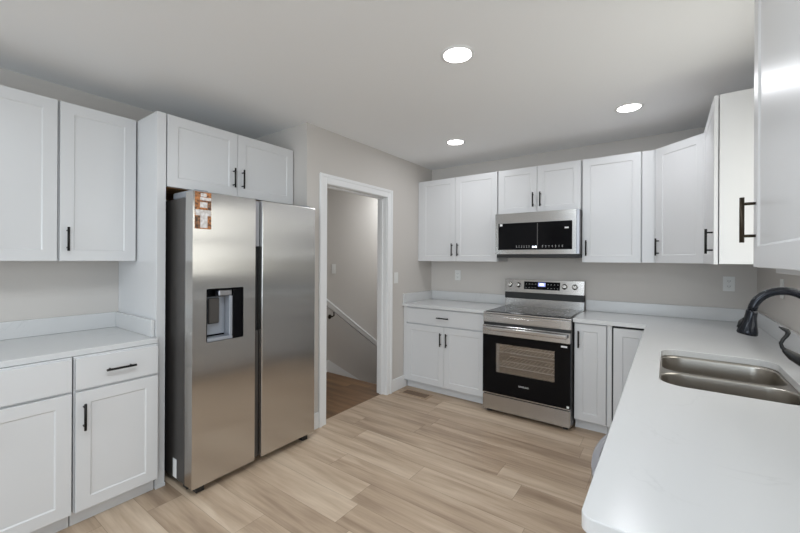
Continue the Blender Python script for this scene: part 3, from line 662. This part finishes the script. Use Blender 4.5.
# backguard
by0 = 3.800-RYF
bm = nb(); box(bm, 0.001, w-0.001, by0, dd-0.001, 0.911, 0.995, 0.002); obj('backguard', bm, M['steel_front'], rg)
bobj('vent_strip', [(0.004, w-0.004, by0-0.012, dd-0.002, 0.9955, 1.0575)], M['rubber'], rg, 0.003, label='black vent strip')
bm = nb()
wall_prism(bm, [(by0-0.008, 1.058), (by0+0.014, 1.186), (dd-0.002, 1.186), (dd-0.002, 1.058)], Matrix(((0, 0, 1, 0.001), (1, 0, 0, 0), (0, 1, 0, 0), (0, 0, 0, 1))), w-0.002)
cpn = obj('control_panel', bm, M['steel_front'], rg)
tilt = math.atan2(0.022, 0.128)
def on_panel(x, f, lift=0.0):           # f = 0..1 up the slanted panel face
    return Vector((x, by0-0.008+0.022*f - lift*math.cos(tilt), 1.058+0.128*f + lift*math.sin(tilt)))
def panel_rect(name, x0, x1, f0, f1, lift, m, parent):
    bm = nb(); a = [on_panel(x0, f0, lift), on_panel(x1, f0, lift), on_panel(x1, f1, lift), on_panel(x0, f1, lift)]; b_ = [on_panel(x0, f0, 0.0003), on_panel(x1, f0, 0.0003), on_panel(x1, f1, 0.0003), on_panel(x0, f1, 0.0003)]
    va = [bm.verts.new(p) for p in a]; vb = [bm.verts.new(p) for p in b_]
    bm.faces.new(va); bm.faces.new(vb[::-1])
    for i in range(4): bm.faces.new((va[i], va[(i+1) % 4], vb[(i+1) % 4], vb[i]))
    return obj(name, bm, m, parent)
scr = panel_rect('display', 0.197, 0.540, 0.26, 0.86, 0.0015, M['glass_black'], cpn); scr['label'] = 'black touch display'
panel_rect('display_glow', 0.335, 0.405, 0.50, 0.80, 0.0022, M['led_blue'], cpn)
panel_rect('clock', 0.350, 0.388, 0.58, 0.72, 0.0028, M['led'], cpn)
for k in range(11):
    xx = 0.215+k*0.030
    if 0.33 < xx < 0.41: continue
    for f in (0.38, 0.66):
        p = on_panel(xx, f, 0.0018); bobj('touch_icon', [(p.x, p.x+0.009, p.y-0.0004, p.y, p.z, p.z+0.002)], M['icon'], cpn)
for xx in (0.055, 0.140, 0.580, 0.672):
    bm = nb(); p = on_panel(xx, 0.56)
    mt = Matrix.Translation(p) @ Matrix.Rotation(R90-tilt, 4, 'X')
    lathe(bm, [(0.026, 0.0005), (0.026, 0.006), (0.021, 0.008), (0.020, 0.028), (0.017, 0.031), (0.008, 0.031)], mt, 28)
    kn = obj('knob', bm, M['steel'], cpn)
    bm = nb(); v0 = mt @ Vector((0, 0.004, 0.0318)); v1 = mt @ Vector((0, 0.017, 0.0318)); tube(bm, [v0, v1], 0.0012, 6); obj('knob_mark', bm, M['rubber'], kn)

# ------------------------------------------------------------------ over-the-range microwave
mwx0, mwx1, mwy = -1.366, -0.616, 3.505
mz0, mz1 = 1.406, 1.8265
mw = thing('microwave', 'stainless over-the-range microwave with black glass, hung above the range', 'microwave', (mwx0, mwy, mz0))
w = mwx1-mwx0; h = mz1-mz0
bobj('body', [(0.002, w-0.002, 0.005, YW-mwy-0.004, 0.032, h-0.001)], M['grey_side'], mw, 0.002)
bm = nb()
gx0, gx1, gz0, gz1 = 0.030, 0.692, 0.074, 0.326
for b_ in ((0, gx0, 0.033, h-0.001), (gx1, 0.724, 0.033, h-0.001), (gx0, gx1, 0.033, gz0), (gx0, gx1, gz1, h-0.001)):
    box(bm, b_[0], b_[1], -0.020, 0.0045, b_[2], b_[3])
dr = obj('door', bm, M['steel_front'], mw, label='stainless door frame')
bobj('side_trim', [(0.7245, w, -0.020, 0.0045, 0.033, h-0.001)], M['grey_metal'], mw, 0.002)
bobj('door_glass', [(gx0+0.0005, gx1-0.0005, -0.0185, 0.004, gz0+0.0005, gz1-0.0005)], M['glass_black'], dr, label='black glass')
bobj('glass_seam', [(0.395, 0.401, -0.0195, -0.0187, gz0+0.035, gz1-0.01)], M['grey_side'], dr)
for k in range(13):
    xx = 0.205+k*0.023 if k < 6 else 0.44+(k-6)*0.028
    for q in (0, 1): bobj('touch_icon', [(xx, xx+0.007, -0.0193, -0.0187, gz0+0.022+q*0.012, gz0+0.025+q*0.012)], M['icon'], dr)
bobj('clock', [(0.352, 0.366, -0.0195, -0.0187, gz0+0.018, gz0+0.034), (0.369, 0.373, -0.0195, -0.0187, gz0+0.020, gz0+0.032), (0.376, 0.392, -0.0195, -0.0187, gz0+0.018, gz0+0.034)], M['led'], dr)
bobj('sticker', [(0.630, 0.662, -0.0195, -0.0187, gz1-0.068, gz1-0.055)], M['paper'], dr, label='small white sticker')
bobj('sticker', [(0.045, 0.070, -0.0195, -0.0187, gz1-0.025, gz1-0.004)], M['paper'], dr, label='small white sticker')
bobj('vent_grille', [(0.01, w-0.004, -0.008, 0.36, 0.0, 0.0315)], M['rubber'], mw, 0.002)

# ------------------------------------------------------------------ outlets, switches, floor register
def outlet(label, loc, rz, kind='outlet', cat='outlet', grp=None):
    t = thing('wall_outlet' if kind == 'outlet' else 'light_switch', label, cat, loc, rz, grp)
    bm = nb(); box(bm, -0.036, 0.036, -0.006, -0.0005, -0.058, 0.058, 0.003, 2); obj('cover_plate', bm, M['plastic'], t)
    if kind == 'outlet':
        for dz in (-0.021, 0.021):
            bm = nb(); box(bm, -0.017, 0.017, -0.0085, -0.0062, dz-0.014, dz+0.014, 0.003, 2); f = obj('receptacle', bm, M['plastic'], t)
            bobj('slots', [(-0.008, -0.005, -0.0092, -0.0086, dz-0.004, dz+0.007), (0.005, 0.008, -0.0092, -0.0086, dz-0.004, dz+0.007), (-0.002, 0.002, -0.0092, -0.0086, dz-0.011, dz-0.007)], M['slot'], f)
    else:
        bm = nb(); box(bm, -0.016, 0.016, -0.0085, -0.0062, -0.033, 0.033, 0.001); box(bm, -0.014, 0.014, -0.011, -0.0083, -0.030, 0.0, 0.001); obj('rocker', bm, M['plastic'], t)
    return t
outlet('white outlet plate on the wall below the cabinets left of the microwave', (-1.973, YW, 1.205), 0)
outlet('white outlet plate on the range wall, right of the range near the corner', (0.388, YW, 1.205), 0)
outlet('white plate on the sink-side wall, seen through the faucet arch', (XR, 3.11, 1.222), -R90, 'switch', 'switch')
outlet('white switch plate between the door casing and the range-wall corner', (XD, 3.165, 1.190), R90, 'switch', 'switch')
outlet('white switch plate on the stairway wall seen through the doorway', (XS, 3.30, 1.262), R90, 'switch', 'switch')
t = thing('floor_register', 'tan floor register set in the planks in front of the base cabinet', 'vent', (-2.10, 3.21, 0))
M['reg'] = mat('register_paint', (0.40, 0.29, 0.20), 0.5); noise_bump(M['reg'])
M['reg_dark'] = mat('register_slats', (0.20, 0.135, 0.09), 0.6); noise_bump(M['reg_dark'])
bm = nb()
box(bm, -0.165, 0.165, -0.070, -0.050, 0.0003, 0.006, 0.002); box(bm, -0.165, 0.165, 0.050, 0.070, 0.0003, 0.006, 0.002); box(bm, -0.165, -0.140, -0.050, 0.050, 0.0003, 0.006, 0.002); box(bm, 0.140, 0.165, -0.050, 0.050, 0.0003, 0.006, 0.002)
obj('frame', bm, M['reg'], t)
bm = nb(); box(bm, -0.140, 0.140, -0.050, 0.050, 0.0003, 0.002)
for k in range(10): box(bm, -0.137+k*0.0285, -0.127+k*0.0285, -0.049, 0.049, 0.002, 0.005)
obj('grille', bm, M['reg_dark'], t)

# ------------------------------------------------------------------ recessed ceiling lights
for lab, x, y in (('recessed ceiling light nearest the camera, the largest of the three', -0.907, 1.772), ('recessed ceiling light above the counter left of the range', -1.593, 3.080), ('recessed ceiling light before the corner cabinet on the right', -0.229, 3.086)):
    t = thing('recessed_light', lab, 'ceiling light', (x, y, ZC), 0, 'recessed ceiling lights')
    bm = nb(); prof = [(0.090, -0.0005), (0.089, -0.004), (0.076, -0.007), (0.072, -0.004), (0.072, -0.0005)]
    rings = [[bm.verts.new((r*math.cos(2*PI*k/40), r*math.sin(2*PI*k/40), z)) for k in range(40)] for r, z in prof]
    for q, w_ in zip(rings, rings[1:]):
        for k in range(40):
            f = bm.faces.new((q[k], q[(k+1) % 40], w_[(k+1) % 40], w_[k])); f.smooth = True
    obj('trim_ring', bm, M['trim'], t, label='white trim ring')
    bm = nb(); lathe(bm, [(0.0715, -0.0008), (0.0715, -0.0045), (0.05, -0.0055), (0.01, -0.006)], seg=40); obj('lens', bm, M['lamp'], t, label='glowing lens')
    d = bpy.data.lights.new('downlight', 'AREA'); d.shape = 'DISK'; d.size = 0.14; d.energy = 3.1; d.color = (0.92, 0.95, 1.0);
    lo = bpy.data.objects.new('downlight', d); C.objects.link(lo); lo.parent = t; lo.location = (0, 0, -0.012)
